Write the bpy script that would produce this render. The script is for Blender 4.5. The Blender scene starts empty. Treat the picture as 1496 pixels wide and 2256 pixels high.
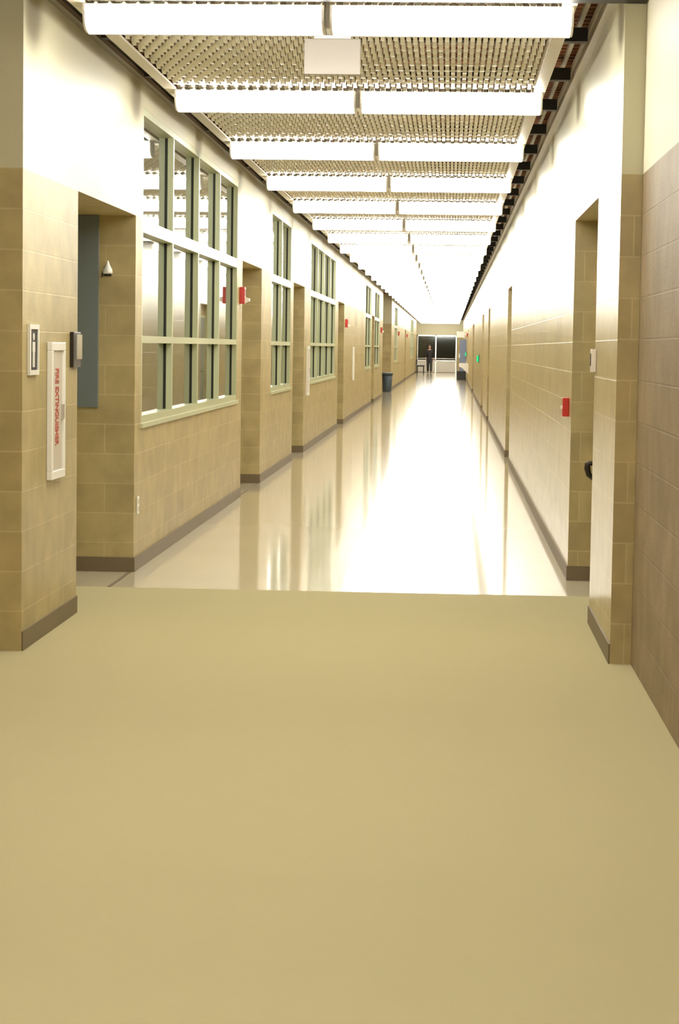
import bpy, math, random
from mathutils import Vector, Matrix
random.seed(7)
S = bpy.context.scene
C = S.collection
PI = math.pi

# ------------------------------------------------------------------ camera, world, exposure
HC = 1.568                      # camera height
cam_d = bpy.data.cameras.new('camera')
cam = bpy.data.objects.new('camera', cam_d); C.objects.link(cam)
yaw, pitch, roll = 0.0499, 0.0765, 0.0147
fwd = Vector((-math.sin(yaw)*math.cos(pitch), math.cos(yaw)*math.cos(pitch), -math.sin(pitch)))
r0 = Vector((math.cos(yaw), math.sin(yaw), 0)); u0 = r0.cross(fwd)
rt = r0*math.cos(roll) + u0*math.sin(roll); up = -r0*math.sin(roll) + u0*math.cos(roll)
cam.matrix_world = Matrix(((rt.x, up.x, -fwd.x, 0), (rt.y, up.y, -fwd.y, 0), (rt.z, up.z, -fwd.z, HC), (0, 0, 0, 1)))
cam_d.sensor_fit = 'VERTICAL'; cam_d.sensor_height = 36.0
cam_d.lens = 36.0*4748.8/2256.0
cam_d.clip_start = 0.1; cam_d.clip_end = 400
S.camera = cam
W = bpy.data.worlds.new('world'); S.world = W; W.use_nodes = True
W.node_tree.nodes['Background'].inputs[0].default_value = (0.02, 0.02, 0.022, 1)
W.node_tree.nodes['Background'].inputs[1].default_value = 0.3
S.view_settings.view_transform = 'Standard'; S.view_settings.look = 'None'
S.view_settings.gamma = 1.0; S.view_settings.use_curve_mapping = False
S.view_settings.exposure = 1.2
S.cycles.use_denoising = True
S.cycles.max_bounces = 8; S.cycles.diffuse_bounces = 5; S.cycles.glossy_bounces = 4
S.cycles.transparent_max_bounces = 12
LAMP = 14.0                     # radiance of the lamp lenses
LAMP_COL = (1.0, 0.96, 0.86)

# ------------------------------------------------------------------ layout constants (metres)
XL, XR = -2.15, 0.83            # corridor wall faces
YP = 10.79                      # where the corridor narrows
YE = 140.0                      # far end
ZR = 3.52                       # roof deck
CR = 0.2032                     # one block course
LIN = 12*CR                     # underside of the lintels, and the paint line
DEPTH_L, DEPTH_R = 0.46, 0.17
ROW0, ROWS = 11.04, 3.628

# ------------------------------------------------------------------ materials
def s2l(c):
    return tuple(((v/255)/12.92 if v/255 <= .04045 else (((v/255)+.055)/1.055)**2.4) for v in c)
def mat(name, col, rough=.6, metal=0., spec=.5, emit=None, es=0.):
    m = bpy.data.materials.new(name); m.use_nodes = True
    b = m.node_tree.nodes['Principled BSDF']
    b.inputs['Base Color'].default_value = (*col, 1)
    b.inputs['Roughness'].default_value = rough
    b.inputs['Metallic'].default_value = metal
    b.inputs['Specular IOR Level'].default_value = spec
    if emit:
        b.inputs['Emission Color'].default_value = (*emit, 1); b.inputs['Emission Strength'].default_value = es
    return m
def noisy(name, c1, c2, scale, rough=.6, bump=0., spec=.4, detail=4):
    m = mat(name, c1, rough, spec=spec); nt = m.node_tree; N = nt.nodes; L = nt.links
    b = N['Principled BSDF']
    g = N.new('ShaderNodeNewGeometry')
    n = N.new('ShaderNodeTexNoise'); n.inputs['Scale'].default_value = scale; n.inputs['Detail'].default_value = detail
    L.new(g.outputs['Position'], n.inputs['Vector'])
    x = N.new('ShaderNodeMix'); x.data_type = 'RGBA'
    x.inputs[6].default_value = (*c1, 1); x.inputs[7].default_value = (*c2, 1)
    L.new(n.outputs['Fac'], x.inputs[0]); L.new(x.outputs[2], b.inputs['Base Color'])
    if bump:
        bp = N.new('ShaderNodeBump'); bp.inputs['Strength'].default_value = bump; bp.inputs['Distance'].default_value = .004
        L.new(n.outputs['Fac'], bp.inputs['Height']); L.new(bp.outputs[0], b.inputs['Normal'])
    return m
def block_material(name, a, b2, mortar, paint, rough=.46, spec=.30, relief=.3):
    """concrete blocks in running bond up to the lintel course, paint above it (world-space)."""
    m = mat(name, a, rough, spec=spec); nt = m.node_tree; N = nt.nodes; L = nt.links
    bs = N['Principled BSDF']; g = N.new('ShaderNodeNewGeometry')
    sp = N.new('ShaderNodeSeparateXYZ'); L.new(g.outputs['Position'], sp.inputs[0])
    sn = N.new('ShaderNodeSeparateXYZ'); L.new(g.outputs['True Normal'], sn.inputs[0])
    ab = N.new('ShaderNodeMath'); ab.operation = 'ABSOLUTE'; L.new(sn.outputs['X'], ab.inputs[0])
    gt = N.new('ShaderNodeMath'); gt.operation = 'GREATER_THAN'; gt.inputs[1].default_value = .5; L.new(ab.outputs[0], gt.inputs[0])
    mx = N.new('ShaderNodeMix'); mx.data_type = 'FLOAT'
    ax = N.new('ShaderNodeMath'); ax.operation = 'ADD'; ax.inputs[1].default_value = 2.15; L.new(sp.outputs['X'], ax.inputs[0])
    L.new(gt.outputs[0], mx.inputs[0]); L.new(ax.outputs[0], mx.inputs[2]); L.new(sp.outputs['Y'], mx.inputs[3])
    cb = N.new('ShaderNodeCombineXYZ'); L.new(mx.outputs[0], cb.inputs[0]); L.new(sp.outputs['Z'], cb.inputs[1])
    br = N.new('ShaderNodeTexBrick'); br.offset = .5; br.offset_frequency = 2; br.squash = 1
    br.inputs['Scale'].default_value = 1; br.inputs['Brick Width'].default_value = .4064; br.inputs['Row Height'].default_value = CR
    br.inputs['Mortar Size'].default_value = .0045; br.inputs['Mortar Smooth'].default_value = .3; br.inputs['Bias'].default_value = 0
    br.inputs['Color1'].default_value = (*a, 1); br.inputs['Color2'].default_value = (*b2, 1); br.inputs['Mortar'].default_value = (*mortar, 1)
    L.new(cb.outputs[0], br.inputs['Vector'])
    n = N.new('ShaderNodeTexNoise'); n.inputs['Scale'].default_value = 55; n.inputs['Detail'].default_value = 6
    L.new(g.outputs['Position'], n.inputs['Vector'])
    n2 = N.new('ShaderNodeTexNoise'); n2.inputs['Scale'].default_value = 5; n2.inputs['Detail'].default_value = 3
    L.new(g.outputs['Position'], n2.inputs['Vector'])
    mr = N.new('ShaderNodeMapRange'); mr.inputs['From Min'].default_value = .3; mr.inputs['From Max'].default_value = .7
    mr.inputs['To Min'].default_value = .86; mr.inputs['To Max'].default_value = 1.1; L.new(n2.outputs['Fac'], mr.inputs['Value'])
    mu = N.new('ShaderNodeMix'); mu.data_type = 'RGBA'; mu.blend_type = 'MULTIPLY'; mu.inputs[0].default_value = 1
    L.new(br.outputs['Color'], mu.inputs[6]); L.new(mr.outputs[0], mu.inputs[7])
    pz = N.new('ShaderNodeMath'); pz.operation = 'GREATER_THAN'; pz.inputs[1].default_value = LIN; L.new(sp.outputs['Z'], pz.inputs[0])
    pm = N.new('ShaderNodeMix'); pm.data_type = 'RGBA'; pm.inputs[7].default_value = (*paint, 1)
    L.new(pz.outputs[0], pm.inputs[0]); L.new(mu.outputs[2], pm.inputs[6]); L.new(pm.outputs[2], bs.inputs['Base Color'])
    # relief: sunk joints and rough block faces, smooth above the paint line
    iv = N.new('ShaderNodeMath'); iv.operation = 'MULTIPLY'; iv.inputs[1].default_value = -1.2; L.new(br.outputs['Fac'], iv.inputs[0])
    ad = N.new('ShaderNodeMath'); ad.operation = 'ADD'; L.new(iv.outputs[0], ad.inputs[0]); L.new(n.outputs['Fac'], ad.inputs[1])
    st = N.new('ShaderNodeMath'); st.operation = 'SUBTRACT'; st.inputs[0].default_value = 1; L.new(pz.outputs[0], st.inputs[1])
    hs = N.new('ShaderNodeMath'); hs.operation = 'MULTIPLY'; L.new(ad.outputs[0], hs.inputs[0]); L.new(st.outputs[0], hs.inputs[1])
    bp = N.new('ShaderNodeBump'); bp.inputs['Strength'].default_value = relief; bp.inputs['Distance'].default_value = .003
    L.new(hs.outputs[0], bp.inputs['Height']); L.new(bp.outputs[0], bs.inputs['Normal'])
    return m

M = {}
M['block'] = block_material('block wall', (.468, .380, .182), (.417, .332, .156), (.53, .43, .22), (.56, .53, .365))
M['sealedblock'] = block_material('sealed block wall', (.468, .378, .185), (.417, .33, .158), (.53, .43, .22), (.56, .53, .365), .30, .40)
M['shadedblock'] = block_material('rough shade-tinted block wall', (.30, .225, .135), (.26, .195, .115), (.27, .2, .12), (.72, .68, .52), .55, .25, .9)  # near blocks get less light; that dimness is put into a darker brown
M['base'] = mat('rubber baseboard', (.17, .125, .068), .5)
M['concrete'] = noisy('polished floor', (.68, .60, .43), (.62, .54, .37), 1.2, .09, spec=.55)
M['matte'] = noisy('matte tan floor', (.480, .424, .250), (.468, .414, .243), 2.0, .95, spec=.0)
M['sage'] = mat('sage green frame', (.50, .53, .33), .35)
M['gasket'] = mat('black gasket', (.02, .022, .012), .6)
M['room'] = mat('office paint', (.42, .42, .40), .8)
M['roomfloor'] = mat('office carpet', (.16, .13, .09), .9)
M['deck'] = noisy('roof deck', (.34, .145, .07), (.23, .095, .045), 6, .7)
M['joist'] = mat('dark steel', (.010, .008, .006), .6)
M['grille'] = mat('white mesh', (.77, .735, .62), .45)
M['trim'] = mat('beige metal trim', (.42, .38, .29), .4)
M['railbrown'] = mat('grey brown metal trim', (.17, .145, .10), .45)
M['trimdark'] = mat('dark metal trim', (.10, .085, .06), .5)
M['lens'] = mat('lamp lens', (.9, .9, .9), .4, emit=LAMP_COL, es=LAMP)
M['lampmetal'] = mat('lamp enamel', (.75, .72, .65), .35)
M['white'] = mat('white plastic', (.82, .80, .74), .35)
M['cream'] = mat('cream plastic', (.62, .56, .47), .45)
M['red'] = mat('red enamel', (.50, .022, .014), .35)
M['dark'] = mat('dark bronze', (.035, .028, .020), .35, .6)
M['chrome'] = mat('brushed steel', (.7, .7, .68), .25, 1.)
M['signplate'] = mat('grey sign plate', (.30, .27, .24), .5)
M['slate'] = mat('slate blue panel', (.16, .185, .19), .6)
M['door'] = mat('door paint', (.22, .24, .22), .4)
M['black'] = mat('black plastic', (.02, .02, .022), .5)
M['green'] = mat('green light', (.0, .3, .12), .4, emit=(.0, 1.0, .33), es=.28)
M['bin'] = mat('slate bin plastic', (.055, .075, .09), .5)
M['liner'] = mat('pale bin liner', (.40, .43, .45), .5)
M['blue'] = mat('pale blue enamel', (.22, .27, .42), .45)
M['panelgrey'] = mat('pale grey panel', (.66, .64, .58), .5)
M['alu'] = mat('aluminium', (.62, .62, .58), .3, .8)
M['skin'] = mat('skin', (.50, .30, .21), .55)
M['hair'] = mat('dark hair', (.025, .018, .012), .6)
M['jacket'] = mat('black jacket cloth', (.022, .020, .022), .8)
M['trousers'] = mat('charcoal trouser cloth', (.035, .035, .04), .8)
M['shoe'] = mat('brown shoe leather', (.10, .05, .03), .5)
M['fabric'] = mat('beige upholstery', (.50, .43, .30), .8)  # plain beige cloth of the chair, not emissive
def glass(name, tint, rough=.0):
    m = bpy.data.materials.new(name); m.use_nodes = True; nt = m.node_tree; N = nt.nodes; L = nt.links
    N.remove(N['Principled BSDF']); o = N['Material Output']
    f0 = N.new('ShaderNodeFresnel'); f0.inputs['IOR'].default_value = 1.52
    a = N.new('ShaderNodeMath'); a.operation = 'ADD'; a.inputs[1].default_value = 1; L.new(f0.outputs[0], a.inputs[0])
    dv = N.new('ShaderNodeMath'); dv.operation = 'DIVIDE'; L.new(f0.outputs[0], dv.inputs[0]); L.new(a.outputs[0], dv.inputs[1])
    f = N.new('ShaderNodeMath'); f.operation = 'MULTIPLY'; f.inputs[1].default_value = 2; L.new(dv.outputs[0], f.inputs[0])   # both faces of the pane
    t = N.new('ShaderNodeBsdfTransparent'); t.inputs[0].default_value = (*tint, 1)
    g = N.new('ShaderNodeBsdfGlossy'); g.inputs['Roughness'].default_value = rough; g.inputs[0].default_value = (.95, .97, .96, 1)
    x = N.new('ShaderNodeMixShader'); L.new(f.outputs[0], x.inputs[0]); L.new(t.outputs[0], x.inputs[1]); L.new(g.outputs[0], x.inputs[2])
    L.new(x.outputs[0], o.inputs[0]); return m
M['glass'] = glass('window glass', (.82, .86, .82), .02)
M['glassdark'] = glass('night glass', (.35, .42, .40), .03)

# ------------------------------------------------------------------ mesh helpers
class MB:
    def __init__(s): s.v = []; s.f = []; s.m = []; s.sm = []
    def poly(s, pts, faces, mi=0, smooth=False):
        o = len(s.v); s.v += [tuple(p) for p in pts]
        for f in faces: s.f.append([i+o for i in f]); s.m.append(mi); s.sm.append(smooth)
        return s
    def box(s, x0, x1, y0, y1, z0, z1, mi=0):
        p = [(x, y, z) for z in (z0, z1) for y in (y0, y1) for x in (x0, x1)]
        return s.poly(p, [(0, 2, 3, 1), (4, 5, 7, 6), (0, 1, 5, 4), (2, 6, 7, 3), (0, 4, 6, 2), (1, 3, 7, 5)], mi)
    def quad(s, a, b, c, d, mi=0): return s.poly([a, b, c, d], [(0, 1, 2, 3)], mi)
    def extrude_x(s, prof, x0, x1, mi=0, smooth=False):      # prof: (y, z) loop
        n = len(prof); p = [(x0, y, z) for y, z in prof] + [(x1, y, z) for y, z in prof]
        fs = [(i, (i+1) % n, n+(i+1) % n, n+i) for i in range(n)]
        s.poly(p, fs, mi, smooth); return s.poly(p, [tuple(range(n))[::-1], tuple(range(n, 2*n))], mi)
    def extrude_y(s, prof, y0, y1, mi=0, smooth=False):      # prof: (x, z) loop
        n = len(prof); p = [(x, y0, z) for x, z in prof] + [(x, y1, z) for x, z in prof]
        s.poly(p, [(i, n+i, n+(i+1) % n, (i+1) % n) for i in range(n)], mi, smooth)
        return s.poly(p, [tuple(range(n)), tuple(range(n, 2*n))[::-1]], mi)
    def lathe(s, prof, cx=0, cy=0, n=24, mi=0, smooth=True):  # prof: (r, z)
        p = []
        for r, z in prof: p += [(cx+r*math.cos(2*PI*k/n), cy+r*math.sin(2*PI*k/n), z) for k in range(n)]
        fs = [(i*n+k, i*n+(k+1) % n, (i+1)*n+(k+1) % n, (i+1)*n+k) for i in range(len(prof)-1) for k in range(n)]
        s.poly(p, fs, mi, smooth)
        if prof[0][0] > 0: s.poly(p[:n], [tuple(range(n))[::-1]], mi)
        if prof[-1][0] > 0: s.poly(p[-n:], [tuple(range(n))], mi)
        return s
    def tube(s, pts, r, n=10, mi=0):
        pts = [Vector(p) for p in pts]; ring = []
        for i, p in enumerate(pts):
            d = (pts[min(i+1, len(pts)-1)] - pts[max(i-1, 0)]).normalized()
            a = d.orthogonal().normalized() if i == 0 else (A - d*A.dot(d)).normalized()
            A = a; b = d.cross(a)
            rr = r[i] if isinstance(r, (list, tuple)) else r
            ring.append([p + (a*math.cos(2*PI*k/n) + b*math.sin(2*PI*k/n))*rr for k in range(n)])
        P = [q for g in ring for q in g]
        s.poly(P, [(i*n+k, i*n+(k+1) % n, (i+1)*n+(k+1) % n, (i+1)*n+k) for i in range(len(pts)-1) for k in range(n)], mi, True)
        return s.poly(ring[0]+ring[-1], [tuple(range(n))[::-1], tuple(range(n, 2*n))], mi)
    def obj(s, name, mats, parent=None, loc=(0, 0, 0), bevel=0.):
        me = bpy.data.meshes.new(name); me.from_pydata(s.v, [], s.f)
        for m in (mats if isinstance(mats, (list, tuple)) else [mats]): me.materials.append(m)
        for p, mi, sm in zip(me.polygons, s.m, s.sm): p.material_index = mi; p.use_smooth = sm
        me.update()
        o = bpy.data.objects.new(name, me); C.objects.link(o); o.location = loc
        if parent: o.parent = parent
        if bevel:
            b = o.modifiers.new('bevel', 'BEVEL'); b.width = bevel; b.segments = 2; b.limit_method = 'ANGLE'
        return o
def tag(o, label, cat, group=None, kind=None):
    o['label'] = label; o['category'] = cat
    if group: o['group'] = group
    if kind: o['kind'] = kind
    return o
def empty(name, loc, label, cat, group=None, kind=None, rz=0):
    o = bpy.data.objects.new(name, None); C.objects.link(o); o.location = loc; o.rotation_euler.z = rz
    o.empty_display_size = .1
    return tag(o, label, cat, group, kind)
def dup(root, loc, label, rz=None, name=None):
    r = root.copy(); C.objects.link(r); r.location = loc; r['label'] = label
    if rz is not None: r.rotation_euler.z = rz
    for ch in root.children:
        c = ch.copy(); C.objects.link(c); c.parent = r
        for g in ch.children:
            d = g.copy(); C.objects.link(d); d.parent = c
    return r
ORD = ['first', 'second', 'third', 'fourth', 'fifth', 'sixth', 'seventh', 'eighth', 'ninth', 'tenth', 'eleventh', 'twelfth', 'thirteenth',
       'fourteenth', 'fifteenth', 'sixteenth', 'seventeenth', 'eighteenth', 'nineteenth', 'twentieth']
TENS = {20: 'twenty', 30: 'thirty', 40: 'forty'}
def ordinal(n):                 # 1-based
    if n <= 20: return ORD[n-1]
    if n % 10 == 0: return TENS[n][:-1]+'ieth'
    return TENS[n-n % 10]+'-'+ORD[n % 10-1]

# ------------------------------------------------------------------ setting: floors
YS = 13.75                      # joint between the matte near floor and the polished corridor floor
tag(MB().box(-5.3, 1.6, YS, YE+4, -.1, 0).obj('floor', M['concrete']), 'glossy polished pale tan corridor floor mirroring the ceiling lamps', 'floor', kind='structure')
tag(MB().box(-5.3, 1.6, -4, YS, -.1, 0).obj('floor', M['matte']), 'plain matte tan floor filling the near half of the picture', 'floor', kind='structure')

# roof deck, ribs running across the corridor
db = MB(); per = .15; y = -4.0; prof = []
while y < YE+4:
    prof += [(y, ZR), (y+.06, ZR), (y+.075, ZR+.04), (y+.135, ZR+.04)]; y += per
pts = [(x, yy, z) for yy, z in prof for x in (-5.3, 1.6)]
db.poly(pts, [(2*i, 2*i+1, 2*i+3, 2*i+2) for i in range(len(prof)-1)])
db.box(-5.3, 1.6, -4, YE+4, ZR+.06, ZR+.16)
tag(db.obj('ceiling', M['deck']), 'reddish brown ribbed roof deck above the lamps and the grille', 'ceiling', kind='structure')

# ------------------------------------------------------------------ setting: walls
# (y0, y1, what, panes)
LEFT = [(12.40, 14.69, 'recess', 0), (15.00, 21.78, 'window', 4), (22.27, 24.55, 'recess', 0), (25.92, 29.12, 'window', 2),
        (29.58, 31.82, 'recess', 0), (33.22, 40.45, 'window', 4), (41.50, 43.82, 'recess', 0), (55.00, 58.85, 'window', 2),
        (59.50, 61.40, 'recess', 0), (61.75, 66.00, 'window', 2), (69.0, 79.4, 'open', 0), (84.0, 88.5, 'window', 2),
        (103.0, 105.3, 'recess', 0), (118.0, 127.0, 'window', 4)]
RIGHT = [(12.42, 14.70, 'recess', 0), (29.50, 31.45, 'recess', 0), (45.2, 47.3, 'recess', 0), (53.4, 56.2, 'recess', 0),
         (74.6, 79.5, 'recess', 0), (97.0, 99.3, 'recess', 0), (112.0, 114.3, 'recess', 0)]
ZS, ZT = 5*CR, 3.20             # window opening
def wall(name, segs, X, sgn, depth, thick, label):
    """sgn -1: solid lies towards -X of the face X"""
    w = MB()
    def bx(a, b, y0, y1, z0, z1):
        x0, x1 = X+sgn*a, X+sgn*b
        w.box(min(x0, x1), max(x0, x1), y0, y1, z0, z1)
    y = YP
    for y0, y1, what, _ in segs:
        bx(0, thick, y, y0, 0, ZR)
        if what == 'recess':
            bx(0, thick, y0, y1, LIN, ZR); bx(depth, thick, y0, y1, 0, LIN)
        elif what == 'window':
            bx(0, .2, y0, y1, 0, ZS); bx(0, .2, y0, y1, ZT, ZR)
        y = y1
    bx(0, thick, y, YE, 0, ZR)
    return w
wl = wall('wall_left', LEFT, XL, -1, DEPTH_L, .55, '')
wl.box(-3.3, XL-.55, YP, YP+.4, 0, ZR)                      # the end face turned to the camera
tag(wl.obj('wall_left', M['block']), 'long left wall of tan concrete blocks, white painted above the doorway height', 'wall', kind='structure')
wr = wall('wall_right', RIGHT, XR, 1, DEPTH_R, .45, '')
tag(wr.obj('wall_right', M['sealedblock']), 'long right wall of tan concrete blocks, white painted above the doorway height', 'wall', kind='structure')
tag(MB().box(.935, 1.28, -4, YP, 0, ZR).obj('wall_right_near', M['shadedblock']), 'nearest right wall surface at the picture edge, rough, with weaker light coloured in as brown below white paint', 'wall', kind='structure')
tag(MB().box(-3.5, -3.3, -4, YP+.4, 0, ZR).obj('wall_left_near', M['block']), 'left wall of the wider near area, beside the camera', 'wall', kind='structure')
tag(MB().box(-3.5, 1.28, -4.2, -4, 0, ZR).obj('wall_back', M['block']), 'block wall closing the corridor behind the camera', 'wall', kind='structure')
# cross passage off the left side
cp = MB(); cp.box(-5.2, -5.0, 68.6, 79.8, 0, ZR); cp.box(-5.0, -2.70, 68.6, 69.0, 0, ZR); cp.box(-5.0, -2.70, 79.4, 79.8, 0, ZR)
tag(cp.obj('wall_passage', M['block']), 'block walls of the full-height side passage behind the slate bin', 'wall', kind='structure')
# end wall with its glazed front
ew = MB(); ew.box(XL, XR, YE, YE+.25, 2.42, ZR); ew.box(.48, XR, YE, YE+.25, 0, 2.42); ew.box(XL, XL+.05, YE, YE+.25, 0, 2.42)
tag(ew.obj('wall_end', M['block']), 'far end wall over and beside the dark glazed front', 'wall', kind='structure')
ve = MB(); ve.box(-3.2, 1.6, YE+3.7, YE+3.9, 0, ZR); ve.box(-3.2, -3.0, YE+.25, YE+3.7, 0, ZR); ve.box(1.4, 1.6, YE+.25, YE+3.7, 0, ZR)
tag(ve.obj('wall_vestibule', M['slate']), 'dark walls of the unlit space behind the far glazed front', 'wall', kind='structure')

# baseboards
def baseboard(name, segs, X, sgn, depth, label):
    b = MB(); t = .008; h = .10
    def bx(a, c, y0, y1):
        x0, x1 = X-sgn*a, X-sgn*c
        b.box(min(x0, x1), max(x0, x1), y0, y1, .001, h)
    y = YP
    for y0, y1, what, _ in segs:
        if what == 'window': continue
        bx(0, t, y, y0)
        if what == 'recess':
            bx(-depth, -depth+t, y0, y1); bx(-depth+t, 0, y0, y0+t); bx(-depth+t, t, y1-t, y1)
        y = y1
    bx(0, t, y, YE)
    return tag(b.obj(name, M['base']), label, 'baseboard', kind='structure')
baseboard('baseboard_left', LEFT, XL, -1, DEPTH_L, 'dark brown rubber baseboard along the foot of the left wall')
baseboard('baseboard_right', RIGHT, XR, 1, DEPTH_R, 'dark brown rubber baseboard along the foot of the right wall')

# metal rails along the tops of both walls
for nm, X, sg, lb in (('trim_1', XL, 1, 'grey brown metal rail along the top of the left wall'), ('trim_2', XR, -1, 'beige metal rail along the top of the right wall')):
    t = MB()
    for a, z0, z1, mi in ((.045, 3.365, 3.395, 0), (.018, 3.395, 3.42, 1), (.055, 3.42, 3.46, 0)):
        t.box(min(X, X+sg*a), max(X, X+sg*a), YP+.02, YE-.02, z0, z1, mi)
    tag(t.obj(nm, [M['trim'] if X > 0 else M['railbrown'], M['trimdark']]), lb, 'trim', kind='structure')

# dark beam where the corridor narrows
tag(MB().box(-3.28, .93, 10.66, 10.785, 3.266, 3.50).obj('trim_3', M['joist']), 'dark steel beam across the top edge above the nearest lamps', 'beam', kind='structure')

# dark floor joints across the left doorways
tn = 4
for (y0, y1, what, _), nm in zip([q for q in LEFT if q[2] == 'recess'][:3], ('nearest', 'second', 'third')):
    tag(MB().box(XL-.03, XL-.008, max(y0+.02, YS+.001), y1-.02, .0005, .004).obj('trim_%d' % tn, M['base']), 'dark floor joint across the %s doorway on the left' % nm, 'trim', kind='structure'); tn += 1

# ------------------------------------------------------------------ windows and rooms behind them
def window(n, y0, y1, panes, label):
    w = empty('window_%d' % n, (XL, (y0+y1)/2, ZS), label, 'window', kind='structure')
    oy, oz = (y0+y1)/2, ZS; H = ZT-ZS; fr = MB(); gk = MB()
    a, b = y0-oy, y1-oy; ft = .05; D = .10
    def member(ya, yb, za, zb):
        fr.box(-.047, -.002, ya, yb, za, zb); fr.box(-.105, -.068, ya, yb, za, zb)
        gk.box(-.068, -.047, ya+.004, yb-.004, za+.002, zb-.002)
    z1, z2 = 1.575-oz, 2.345-oz
    ys = [a+(b-a)*k/panes for k in range(panes+1)]
    rails = [(0, ft), (z1, z1+.05), (z2, z2+.09), (H-ft, H)]
    for k, yy in enumerate(ys):
        ya, yb = (yy, yy+ft) if k == 0 else ((yy-ft, yy) if k == panes else (yy-ft/2, yy+ft/2))
        for (q0, q1) in ((ft, z1), (z1+.05, z2), (z2+.09, H-ft)): member(ya, yb, q0, q1)
    for q0, q1 in rails: fr.box(-.105, -.002, a, b, q0, q1)
    fr.obj('window_frame', M['sage'], w); g = gk.obj('gasket', M['gasket'], w); g['label'] = 'black glazing gasket in the frame'
    MB().quad((-.058, a+.01, .01), (-.058, b-.01, .01), (-.058, b-.01, H-.01), (-.058, a+.01, H-.01)).obj('glass', M['glass'], w)
    MB().box(-.02, .018, a-.03, b+.03, -.035, -.002).obj('window_sill', M['sage'], w)
    # the room behind
    r = MB(); x0, x1, ya, yb, zz = -5.0, XL-.56, y0-.25, y1+.25, 3.3
    x1 = XL-.2
    r.quad((x0, ya, 0.01), (x0, yb, 0.01), (x0, yb, zz), (x0, ya, zz))
    r.quad((x0, ya, 0.01), (x1, ya, 0.01), (x1, ya, zz), (x0, ya, zz)); r.quad((x0, yb, 0.01), (x1, yb, 0.01), (x1, yb, zz), (x0, yb, zz))
    r.quad((x0, ya, zz), (x1, ya, zz), (x1, yb, zz), (x0, yb, zz)); r.quad((x0, ya, .01), (x1, ya, .01), (x1, yb, .01), (x0, yb, .01), 1)
    return r, w
wlab = ['four-bay sage green window, the nearest and largest on the left wall', 'narrow two-bay sage window between the second and third left doorways',
        'four-bay sage green window beyond the third left doorway', 'two-bay sage window just before the fifth left doorway',
        'two-bay sage window just before the side passage with the bin', 'small distant two-bay window just beyond the side passage', 'most distant sage window near the far left end']
wn = 0
for y0, y1, what, panes in LEFT:
    if what == 'window':
        wn += 1
        r, w = window(wn, y0, y1, panes, wlab[wn-1])
        tag(r.obj('office_room', [M['room'], M['roomfloor']]), 'dim office interior behind the '+wlab[wn-1].split(',')[0], 'room', kind='structure')
# glazed front at the far end
e = empty('window_%d' % (wn+1), (-.81, YE+.02, 0), 'dark glazed front with a pale bar and low panel closing the far end', 'window', kind='structure')
f = MB()
for x in (-1.29, -.10, 1.22): f.box(x-.04, x+.04, -.02, .08, 0, 2.42)
f.box(-1.29, 1.29, -.02, .08, 2.34, 2.42); f.box(-1.29, 1.29, -.02, .08, .74, .80)
f.obj('window_frame', M['alu'], e)
MB().box(-1.25, 1.2, .02, .03, .80, 2.34).obj('glass', M['glassdark'], e)
MB().box(-1.25, 1.2, .0, .06, .02, .74).obj('lower_panel', M['panelgrey'], e)
MB().tube([(-1.25, -.07, .9), (1.2, -.07, .9)], .022).obj('push_bar', M['alu'], e)

# ------------------------------------------------------------------ doors in the recesses
def door(n, y0, y1, X, sgn, label, panel=False):
    """double door standing against the back of a recess; sgn +1 opens the face towards +X"""
    d = empty('door_%d' % n, (X, (y0+y1)/2, 0), label, 'door', kind='structure')
    hw = min((y1-y0)/2-.12, 1.0); h = 2.15; s = sgn
    def bx(mb, a, b, ya, yb, za, zb): mb.box(min(s*a, s*b), max(s*a, s*b), ya, yb, za, zb)
    f = MB(); bx(f, .001, .05, -hw-.05, -hw, .0, h+.05); bx(f, .001, .05, hw, hw+.05, .0, h+.05); bx(f, .001, .05, -hw, hw, h, h+.05)
    f.obj('door_frame', M['sage'], d)
    for q, (ya, yb) in enumerate(((-hw+.003, -.002), (.002, hw-.003))):
        l = MB(); bx(l, .001, .035, ya, yb, .01, h-.003); leaf = l.obj('door_leaf', M['door'], d)
        yy = -.09 if q == 0 else .09
        if q == 0 or True:
            k = MB(); zc = 1.0
            bx(k, .035, .043, yy-.025, yy+.025, zc-.09, zc+.09)
            k.tube([(s*.043, yy, zc), (s*.085, yy, zc), (s*.085, yy+(-.12 if q == 0 else .12), zc)], .01)
            k.obj('lever_handle', M['dark'], leaf)
    return d
dn = 0
near_word = ['nearest', 'second', 'third', 'fourth', 'fifth', 'sixth', 'seventh', 'eighth']
i = 0
for y0, y1, what, _ in LEFT:
    if what == 'recess':
        dn += 1; door(dn, y0, y1, XL-DEPTH_L, 1, 'double door set back in the %s doorway on the left wall' % near_word[i]); i += 1
i = 0
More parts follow.
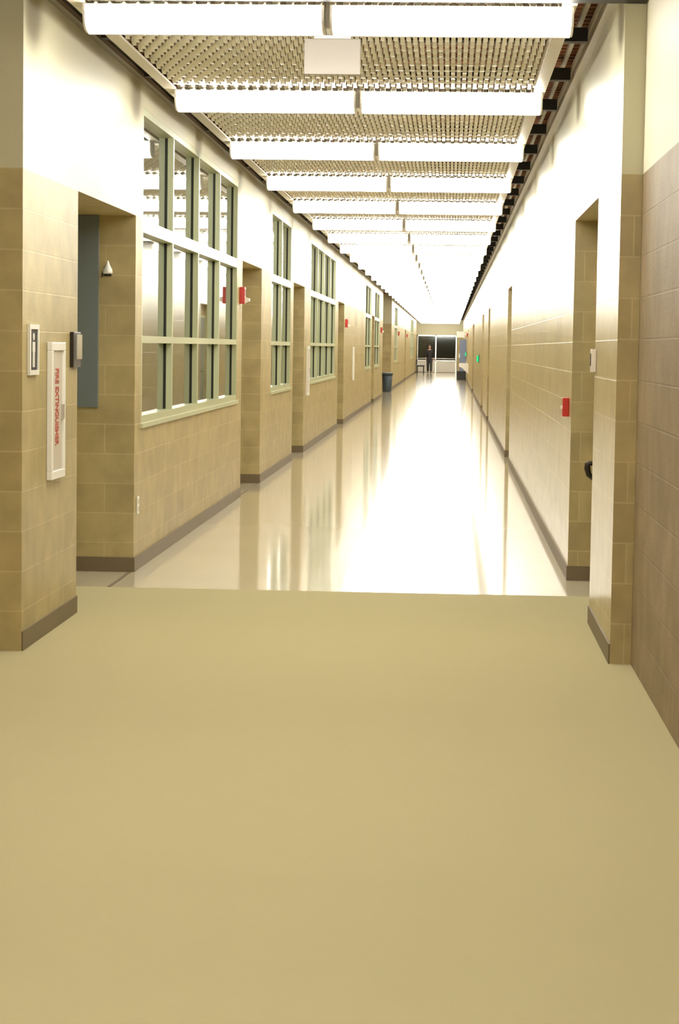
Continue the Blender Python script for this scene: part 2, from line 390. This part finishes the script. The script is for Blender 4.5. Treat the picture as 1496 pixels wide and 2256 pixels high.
for y0, y1, what, _ in RIGHT:
    if what == 'recess':
        dn += 1
        if i > 0: door(dn, y0, y1, XR+DEPTH_R, -1, 'double door set back in the %s doorway on the right wall' % near_word[i])
        else:
            d = empty('door_%d' % dn, (XR+DEPTH_R, 13.56, 0), 'door in the nearest right doorway, with a dark knob handle and lock', 'door', kind='structure')
            MB().box(-.014, -.001, -1.0, 1.02, .01, 2.3).obj('door_leaf', M['door'], d)
            fm = MB(); fm.box(-.018, -.001, -1.05, -1.003, 0, 2.35); fm.box(-.018, -.001, 1.023, 1.07, 0, 2.35); fm.box(-.018, -.001, -1.003, 1.023, 2.303, 2.35)
            fm.obj('door_frame', M['sage'], d)
            k = MB(); zc, yy = .80, .55
            k.box(-.02, -.014, yy-.04, yy+.04, zc-.08, zc+.08)
            k.tube([(-.02, yy, zc+.035), (-.075, yy, zc+.035), (-.088, yy, zc+.028), (-.09, yy, zc), (-.08, yy, zc-.04), (-.05, yy, zc-.065), (-.019, yy, zc-.075)], [.014, .017, .02, .021, .019, .016, .013])
            k.obj('handle', M['dark'], d)
            MB().tube([(-.014, .1, .945), (-.06, .1, .945)], .02, 14).obj('lock', M['dark'], d)
        i += 1

# ------------------------------------------------------------------ ceiling: joists, mesh grille, lamps
k = 0; y = ROW0-3*ROWS*2+ROWS/2
js = []
y = 12.85-1.814*8
jm = MB(); jm.box(-2.09, .77, -.05, .05, 3.365, 3.445)
proto = None; cnt = 0
while y < YE-.5:
    if y > YP+.2:
        cnt += 1
        if proto is None:
            proto = jm.obj('ceiling_joist', M['joist'], loc=(0, y, 0)); o = proto
        else:
            o = proto.copy(); C.objects.link(o); o.location = (0, y, 0)
        tag(o, 'dark steel joist above the mesh ceiling, %s from the near end' % ordinal(cnt) if cnt < 50 else 'distant dark steel joist above the mesh ceiling', 'joist', 'dark joists above the mesh ceiling', 'structure')
    y += 1.814
# conduits running along the right-hand gap
tag(MB().box(.722, .748, YP+.3, YE-.3, 3.49, ZR-.001).obj('conduit', M['trim']), 'pale metal channel along the roof gap beside the right wall', 'conduit', kind='structure')

PX0, PX1, PZ = -1.94, .60, 3.272
def grille_mesh(length, step):
    g = MB(); pitch = .036; wdt = .0245; x = PX0+.08
    ny = max(2, int(length/step)); row = 0
    while x < PX1-.08:
        pts = []
        for j in range(ny+1):
            yy = length*j/ny; ph = 2*PI*yy/.26 + (PI if row % 2 else 0)
            z = PZ+.034+.023*math.sin(ph)
            pts += [(x, yy, z), (x+wdt, yy, z)]
        g.poly(pts, [(2*j, 2*j+1, 2*j+3, 2*j+2) for j in range(ny)], 0, True)
        x += pitch; row += 1
    yy = .15
    while yy < length:
        g.box(PX0+.07, PX1-.07, yy-.004, yy+.004, PZ+.052, PZ+.062); yy += .302
    return g
def panel_frame(length):
    f = MB()
    for x0, x1 in ((PX0, PX0+.075), (PX1-.075, PX1)):
        f.box(x0, x1, 0.004, length-.004, PZ, PZ+.014); 
    f.box(PX0+.003, PX0+.015, .004, length-.004, PZ+.014, PZ+.07); f.box(PX1-.015, PX1-.003, .004, length-.004, PZ+.014, PZ+.07)
    return f
gn = grille_mesh(ROWS, .0378); gf = grille_mesh(ROWS, .0755)
pn = None; pf = None
rows = [ROW0+ROWS*k for k in range(-3, 36)]
rows = [y for y in rows if y < YE-1]
bay = 0
for idx, y in enumerate(rows):
    if y+ROWS > YE: break
    near = y < 45
    src = pn if near else pf
    lab = ('white mesh ceiling panel hanging behind the %s row of lamps' % ordinal(idx-2)) if idx >= 3 else ['white mesh ceiling panel behind the camera', 'white mesh ceiling panel over the camera', 'white mesh ceiling panel just before the nearest row of lamps'][idx]
    if src is None:
        r = empty('ceiling_panel', (0, y, 0), lab, 'ceiling panel', 'white mesh ceiling panels', 'structure')
        (gn if near else gf).obj('mesh_grille', M['grille'], r); panel_frame(ROWS).obj('edge_frame', M['cream'], r)
        if near: pn = r
        else: pf = r
    else: dup(src, (0, y, 0), lab)

# lamps: two per row, each an enamel channel, a glowing wraparound lens, end caps and a hanger
LW = 1.215; LH = .13; LD = .13
def lamp_proto():
    r = empty('ceiling_light', (0, 0, PZ), '', 'ceiling light', 'glowing tube lamps in rows')
    prof = []
    for a in range(0, 13):
        t = PI*a/12
        prof.append((LD*math.cos(t)*(1 if abs(math.cos(t)) < .96 else 1), -.028-(LH-.028)*min(1, math.sin(t)**.5 if math.sin(t) > 0 else 0)))
    MB().extrude_x(prof[::-1], -LW/2+.012, LW/2-.012, 0, True).obj('lens', M['lens'], r)
    MB().box(-LW/2+.012, LW/2-.012, -LD+.01, LD-.01, -.027, -.001).obj('housing', M['lampmetal'], r)
    for s in (-1, 1):
        p2 = [(y*1.02, z*1.02+.001) for y, z in prof] + [(-LD, -.002), (LD, -.002)]
        x0, x1 = (s*LW/2-s*.0115, s*LW/2)
        MB().extrude_x(p2[::-1], min(x0, x1), max(x0, x1)).obj('end_cap', M['white'], r)
    rib = MB()
    rib.box(-LW/2+.012, LW/2-.012, -.012, .012, -LH-.008, -LH-.001)
    rib.obj('lens_strip', M['white'], r)
    return r
cx = (-1.875+.585)/2
lp = None
for idx, y in enumerate(rows):
    for side, x in (('left', cx-.6225), ('right', cx+.6225)):
        n = idx-2
        lab = ('%s lamp of the %s row of ceiling lamps from the top of the photo' % (side, ordinal(n))) if n >= 1 else '%s lamp of the row %s' % (side, ['behind the camera', 'over the camera', 'just out of the top of the picture'][idx])
        if lp is None: lp = lamp_proto(); o = lp; o.location = (x, y, PZ); o['label'] = lab
        else: o = dup(lp, (x, y, PZ), lab)
    if n >= 1:
        j = MB(); j.box(-.012, .012, -.02, .02, -.10, .035); j.box(-.03, .03, -.012, .012, -.012, -.001)
        if idx == 3: jb = j.obj('lamp_bracket', M['cream'], loc=(cx, y, PZ)); q = jb
        else: q = jb.copy(); C.objects.link(q); q.location = (cx, y, PZ)
        tag(q, 'small bracket joining the two lamps of the %s row from the top' % ordinal(n), 'bracket', 'brackets between the lamps')

# blank hanging sign between the first two rows
sg = empty('hanging_sign', (-.675, 12.0, PZ), 'blank pale grey square sign hanging behind the nearest lamps', 'sign')
MB().box(-.155, .155, -.02, .02, -.212, -.018).obj('plate', M['signplate'], sg, bevel=.004)
MB().box(-.10, .10, -.03, .03, -.018, -.001).obj('mount', M['white'], sg)

# ------------------------------------------------------------------ things on the left wall
def text(body, size, m, parent, loc, rot, sy=1., ext=.0006, name='lettering'):
    c = bpy.data.curves.new(name, 'FONT'); c.body = body; c.size = size; c.extrude = ext; c.offset = .0012; c.align_x = 'CENTER'; c.align_y = 'CENTER'
    t = bpy.data.objects.new('tmp', c); C.objects.link(t); bpy.context.view_layer.update()
    me = bpy.data.meshes.new_from_object(t.evaluated_get(bpy.context.evaluated_depsgraph_get())); bpy.data.objects.remove(t)
    me.materials.clear(); me.materials.append(m); me.name = name
    o = bpy.data.objects.new(name, me); C.objects.link(o); o.parent = parent; o.location = loc; o.rotation_euler = rot; o.scale = (1, sy, 1)
    return o
# room sign with a pictogram
rs = empty('restroom_sign', (XL, 11.035, 1.53), 'small white-framed sign with a dark field and pale figure, left wall edge', 'sign')
fr = MB(); fr.box(.001, .016, -.125, .125, -.13, -.105); fr.box(.001, .016, -.125, .125, .105, .13); fr.box(.001, .016, -.125, -.095, -.105, .105); fr.box(.001, .016, .095, .125, -.105, .105)
fr.obj('frame', M['white'], rs); MB().box(.001, .009, -.095, .095, -.105, .105).obj('field', M['black'], rs)
pg = MB(); pg.tube([(.009, 0, .066), (.012, 0, .066)], .019, 16); pg.box(.009, .012, -.034, .034, -.01, .04); pg.box(.009, .012, -.026, -.005, -.09, -.01); pg.box(.009, .012, .005, .026, -.09, -.01)
pg.obj('pictogram', M['white'], rs)
# fire extinguisher cabinets
def cabinet(y, label):
    c = empty('extinguisher_cabinet', (XL, y, 1.20), label, 'fire extinguisher cabinet', 'tall extinguisher cabinets on the left wall')
    f = MB(); a, b, t = .205, .37, .045
    f.box(.001, .03, -a, a, b-t, b); f.box(.001, .03, -a, a, -b, -b+t); f.box(.001, .03, -a, -a+t, -b+t, b-t); f.box(.001, .03, a-t, a, -b+t, b-t)
    f.obj('frame', M['white'], c, bevel=.003)
    dr = MB().box(.001, .018, -a+t, a-t, -b+t, b-t).obj('door', M['cream'], c)
    text('FIRE EXTINGUISHER', .047, M['red'], dr, (.019, 0, .02), (PI/2, PI/2, PI/2), 2.9)
    MB().box(.018, .034, a-t-.03, a-t-.01, -.05, .03).obj('pull', M['chrome'], dr)
    return c
c1 = cabinet(11.655, 'tall white cabinet with vertical red lettering, nearest on the left wall')
dup(c1, (XL, 32.55, 1.20), 'white extinguisher cabinet just past the third left doorway')
dup(c1, (XL, 47.95, 1.20), 'white extinguisher cabinet far along the bare stretch past the fourth left doorway')
# room plate at the doorway edge
rp = empty('room_plate', (XL, 12.27, 1.53), 'dark bronze plate with a steel strip at the edge of the nearest left doorway', 'plate')
MB().box(.001, .022, -.12, .12, -.10, .10).obj('backplate', M['dark'], rp, bevel=.003)
MB().box(.022, .030, -.05, .12, -.055, .085).obj('steel_strip', M['chrome'], rp)
# slate panel and hook on the face inside the first doorway
tag(MB().box(-2.555, -2.40, 14.66, 14.688, 1.13, LIN-.002).obj('wall_panel', M['slate'], bevel=.002), 'flat slate blue panel inside the nearest left doorway', 'panel')
hk = empty('wall_hook', (-2.335, 14.69, 2.07), 'small white hooked fitting on the blocks inside the nearest left doorway', 'hook')
MB().lathe([(.001, -.03), (.03, -.03), (.034, -.022), (.030, .0), (.014, .03), (.004, .06)], 0, -.035, 16).obj('bell', M['white'], hk)
h2 = MB(); h2.box(-.03, .02, -.012, -.001, -.045, .02); h2.tube([(-.01, -.01, .0), (-.035, -.03, -.02), (-.04, -.03, -.05)], .006, 8); h2.obj('bracket', M['dark'], hk)
# outlet
ol = empty('wall_outlet', (XL, 14.85, .45), 'white outlet plate low on the left wall just past the nearest doorway', 'outlet')
MB().box(.001, .009, -.04, .04, -.06, .06).obj('cover_plate', M['white'], ol, bevel=.002)
sk = MB(); sk.box(.009, .012, -.017, .017, .01, .04); sk.box(.009, .012, -.017, .017, -.04, -.01); sk.obj('sockets', M['cream'], ol)
# red fire alarms
def alarm(X, y, z, sgn, label):
    a = empty('fire_alarm', (X, y, z), label, 'fire alarm', 'red fire alarms', rz=0 if sgn > 0 else PI)
    MB().box(.001, .055, -.065, .065, -.085, .085).obj('body', M['red'], a, bevel=.006)
    MB().extrude_y([(.055, -.075), (.10, -.055), (.10, -.03), (.055, -.015)], -.05, .05).obj('strobe_lens', M['white'], a)
    g = MB()
    for q in range(5): g.box(.055, .058, -.04, .04, .0+.014*q, .007+.014*q)
    g.obj('horn_grille', M['black'], a)
    return a
a1 = alarm(XL, 22.02, 2.075, 1, 'red fire alarm with white strobe just past the nearest large window')
dup(a1, (XL, 44.3, 2.05), 'red fire alarm just past the fourth left doorway')
dup(a1, (XL, 66.9, 2.10), 'red fire alarm just before the side passage')
dup(a1, (XL, 89.6, 2.15), 'red fire alarm just past the side passage')
dup(a1, (XL, 107.0, 2.15), 'red fire alarm far down the left wall')
dup(a1, (XR, 101.5, 2.2), 'red fire alarm high on the far right wall', rz=PI)
# chair-like seat seen through the first window
st = empty('armchair', (-2.86, 20.3, .01), 'pale upholstered chair seen low through the nearest window', 'chair', rz=.4)
MB().box(-.3, .3, -.3, .3, .22, .46).obj('seat', M['fabric'], st, bevel=.06)
MB().box(-.3, .3, .22, .36, .46, 1.15).obj('backrest', M['fabric'], st, bevel=.06)
for s in (-1, 1): MB().box(s*.34-.05, s*.34+.05, -.3, .3, .22, .66).obj('armrest', M['fabric'], st, bevel=.04)
for sx in (-1, 1):
    for sy in (-1, 1): MB().tube([(sx*.26, sy*.25, 0), (sx*.26, sy*.25, .23)], .02).obj('leg', M['dark'], st)

# ------------------------------------------------------------------ things on the right wall
ps = empty('pull_station', (XR, 15.0, 1.175), 'red fire pull station on the right wall beyond the nearest doorway', 'pull station', rz=PI)
MB().box(.001, .045, -.055, .055, -.065, .065).obj('body', M['red'], ps, bevel=.005)
MB().box(.045, .056, -.035, .035, -.012, .008).obj('handle', M['white'], ps)
cr = empty('card_reader', (XR, 12.33, 1.51), 'beige card reader on the block pier before the nearest right doorway', 'card reader', rz=PI)
MB().box(.001, .03, -.045, .045, -.065, .065).obj('body', M['cream'], cr, bevel=.004)
MB().box(.03, .033, -.03, .03, -.03, .04).obj('reader_window', M['dark'], cr)
def green(y, label):
    g = empty('indicator_light', (XR, y, 1.29), label, 'indicator light', 'green lights on the right wall', rz=PI)
    MB().box(.001, .02, -.06, .06, -.12, .12).obj('backplate', M['black'], g)
    MB().box(.02, .075, -.045, .045, -.09, .09).obj('lit_cover', M['green'], g, bevel=.01)
    return g
g1 = green(60.8, 'glowing green indicator, the nearer one on the right wall')
dup(g1, (XR, 106.0, 1.29), 'glowing green indicator, the farther one on the right wall')
df = empty('drinking_fountain', (XR, 95.5, 0), 'white drinking fountain on the far right wall below the green lights', 'drinking fountain', rz=PI)
MB().extrude_y([(.001, .45), (.28, .72), (.42, .78), (.42, .90), (.36, .92), (.001, .92)], -.25, .25).obj('body', M['white'], df, bevel=.02)
MB().lathe([(.02, .921), (.11, .925), (.13, .935), (.12, .94)], .24, 0).obj('basin_rim', M['chrome'], df)
MB().tube([(.08, .1, .92), (.08, .1, .98), (.12, .07, 1.0)], .012).obj('spout', M['chrome'], df)
ws = empty('projecting_sign', (XR, 112.0-1.0, 2.3), 'white box sign projecting high from the far right wall', 'sign', rz=PI)
MB().box(.10, .50, -.07, .07, -.17, .14).obj('box', M['white'], ws, bevel=.01); MB().box(.001, .10, -.02, .02, -.02, .02).obj('bracket', M['alu'], ws)

# ------------------------------------------------------------------ far things
bn = empty('trash_bin', (-2.20, 76.6, 0), 'slate blue bin at the mouth of the left side passage', 'bin')
MB().lathe([(.001, .0), (.15, .0), (.155, .02), (.185, .60), (.001, .60)], n=28).obj('body', M['bin'], bn)
MB().lathe([(.178, .60), (.200, .60), (.203, .66), (.185, .67), (.178, .66)], n=28).obj('rim', M['bin'], bn)
MB().lathe([(.17, .602), (.176, .68), (.168, .69), (.16, .61)], n=28).obj('liner', M['liner'], bn)
vc = empty('tall_cabinet', (.67, 108.5, 0), 'tall pale blue cabinet on a dark base by the far right wall', 'cabinet')
MB().box(-.17, .15, -.35, .35, .44, 2.02).obj('body', M['blue'], vc, bevel=.015)
MB().box(-.30, .15, -.38, .38, 0, .438).obj('base', M['black'], vc, bevel=.01)
for s in (-1, 1):
    d = MB().box(-.182, -.171, (-.34 if s < 0 else .005), (-.005 if s < 0 else .34), .47, 1.99).obj('door', M['blue'], vc)
    MB().box(-.20, -.183, s*.04-.01, s*.04+.01, 1.1, 1.3).obj('handle', M['chrome'], d)
bc = empty('bench', (-1.83, 136.2, 0), 'low dark bench beside the walking person at the far end', 'bench')
MB().box(-.26, .26, -.6, .6, .40, .48).obj('seat', M['black'], bc, bevel=.02)
MB().box(-.27, -.21, -.6, .6, .52, .84).obj('backrest', M['black'], bc, bevel=.02)
MB().box(-.26, -.22, -.5, -.45, .44, .56).box(-.26, -.22, .45, .5, .44, .56).obj('back_support', M['dark'], bc)
for sx in (-1, 1):
    for sy in (-1, 1): MB().box(sx*.2-.03, sx*.2+.03, sy*.5-.03, sy*.5+.03, 0, .40).obj('leg', M['dark'], bc)

# person walking, dark clothes
def skin(name, joints, edges, m, parent, root=0, sub=2):
    me = bpy.data.meshes.new(name); me.from_pydata([j[:3] for j in joints], edges, []); me.materials.append(m)
    o = bpy.data.objects.new(name, me); C.objects.link(o); o.parent = parent
    sk = o.modifiers.new('skin', 'SKIN'); sk.use_smooth_shade = True
    lay = me.skin_vertices[0] if len(me.skin_vertices) else None
    if lay is None:
        bpy.context.view_layer.objects.active = o
        bpy.ops.mesh.customdata_skin_add(); lay = me.skin_vertices[0]
    for i, j in enumerate(joints):
        r = j[3]; lay.data[i].radius = r if isinstance(r, tuple) else (r, r); lay.data[i].use_root = (i == root)
    s = o.modifiers.new('sub', 'SUBSURF'); s.levels = sub; s.render_levels = sub
    return o
pr = empty('person', (-1.27, 136.6, 0), 'person in dark jacket and trousers walking at the far end', 'person')
# facing the camera (-Y), left leg forward
J = [(0, 0, .93, (.13, .10)), (0, 0, 1.10, (.12, .09)), (0, -.01, 1.28, (.14, .10)), (0, -.01, 1.42, (.10, .075)), (0, -.02, 1.50, .052), (0, -.03, 1.56, .062), (0, -.035, 1.64, (.078, .095)), (0, -.03, 1.72, (.062, .075)),
     (.17, 0, 1.41, .055), (.23, .06, 1.15, .042), (.24, .0, .92, .034), (.24, -.02, .87, .028),
     (-.17, 0, 1.41, .055), (-.23, -.05, 1.15, .042), (-.23, -.17, .94, .034), (-.23, -.19, .89, .028),
     (.09, 0, .86, .085), (.10, -.16, .50, .058), (.10, -.20, .09, .040), (.10, -.30, .045, .035),
     (-.09, 0, .86, .085), (-.10, .08, .48, .058), (-.10, .30, .12, .040), (-.10, .24, .05, .035)]
E = [(0, 1), (1, 2), (2, 3), (3, 4), (4, 5), (5, 6), (6, 7), (3, 8), (8, 9), (9, 10), (10, 11), (3, 12), (12, 13), (13, 14), (14, 15),
     (0, 16), (16, 17), (17, 18), (18, 19), (0, 20), (20, 21), (21, 22), (22, 23)]
for hand, sx in ((11, 1), (15, -1)):                       # palm, four fingers and a thumb each
    x, yv, z = J[hand][:3]
    J.append((x, yv-.01, z-.05, (.020, .036))); p = len(J)-1; E.append((hand, p))
    for q, (dy, ln) in enumerate(((-.034, .075), (-.012, .085), (.012, .08), (.034, .06))):
        J.append((x-sx*.002, yv-.01+dy, z-.085, .0095)); J.append((x-sx*.016, yv-.01+dy*1.1, z-.085-ln*.55, .0085)); J.append((x-sx*.04, yv-.01+dy*1.1, z-.085-ln*.8, .0075))
        n0 = len(J)-3; E += [(p, n0), (n0, n0+1), (n0+1, n0+2)]
    J.append((x-sx*.012, yv-.055, z-.055, .011)); J.append((x-sx*.03, yv-.075, z-.09, .0095)); n0 = len(J)-2; E += [(p, n0), (n0, n0+1)]
skin('body', J, E, M['skin'], pr)
nose = [(0, -.125, 1.655, .012), (0, -.142, 1.635, .014)]
JJ = [(0, 0, .86, (.150, .125)), (0, 0, 1.0, (.158, .128)), (0, 0, 1.16, (.160, .125)), (0, -.01, 1.34, (.165, .125)), (0, -.01, 1.45, (.085, .075)), (.19, 0, 1.40, .072), (.235, .06, 1.15, .062), (.24, 0, .93, .05), (-.19, 0, 1.40, .072), (-.235, -.05, 1.15, .062), (-.23, -.17, .95, .05)]
skin('jacket', JJ, [(0, 1), (1, 2), (2, 3), (3, 4), (3, 5), (5, 6), (6, 7), (3, 8), (8, 9), (9, 10)], M['jacket'], pr)
hip = MB(); hip.lathe([(.001, .80), (.09, .81), (.15, .86), (.165, .92), (.16, .98), (.001, .985)], n=24)
hip.v = [(x, y*.76, z) for x, y, z in hip.v]
hip.obj('trouser_seat', M['trousers'], pr)
for sx, kn, an in ((1, (.10, -.155, .50), (.10, -.20, .10)), (-1, (-.10, .08, .48), (-.10, .285, .13))):
    pts = [Vector((sx*.075, 0, .95)), Vector((sx*.09, -.01*sx, .80)), Vector(kn), (Vector(kn)+Vector(an))/2, Vector(an)]
    MB().tube(pts, [.085, .105, .082, .074, .068], 16).obj('trouser_leg', M['trousers'], pr)
for a, b in (((.10, -.19, .055), (.10, -.34, .04)), ((-.10, .31, .09), (-.10, .20, .038))):
    skin('shoe', [(*a, .05), ((a[0]+b[0])/2, (a[1]+b[1])/2, (a[2]+b[2])/2, .047), (*b, .036)], [(0, 1), (1, 2)], M['shoe'], pr)
skin('hair', [(0, .01, 1.64, (.082, .08)), (0, .01, 1.72, (.088, .085)), (0, -.02, 1.765, (.07, .07))], [(0, 1), (1, 2)], M['hair'], pr)
fc = MB()
for s in (-1, 1): fc.lathe([(.001, 1.655), (.009, 1.66), (.009, 1.668), (.001, 1.673)], s*.032, -.117, 8)
fc.obj('eyes', M['hair'], pr)
skin('nose', [(0, -.118, 1.66, .010), (0, -.136, 1.632, .014)], [(0, 1)], M['skin'], pr)
MB().box(-.026, .026, -.122, -.112, 1.585, 1.595).obj('mouth', M['red'], pr)
for s in (-1, 1): skin('ear', [(s*.083, -.02, 1.66, .018), (s*.083, -.02, 1.63, .012)], [(0, 1)], M['skin'], pr)
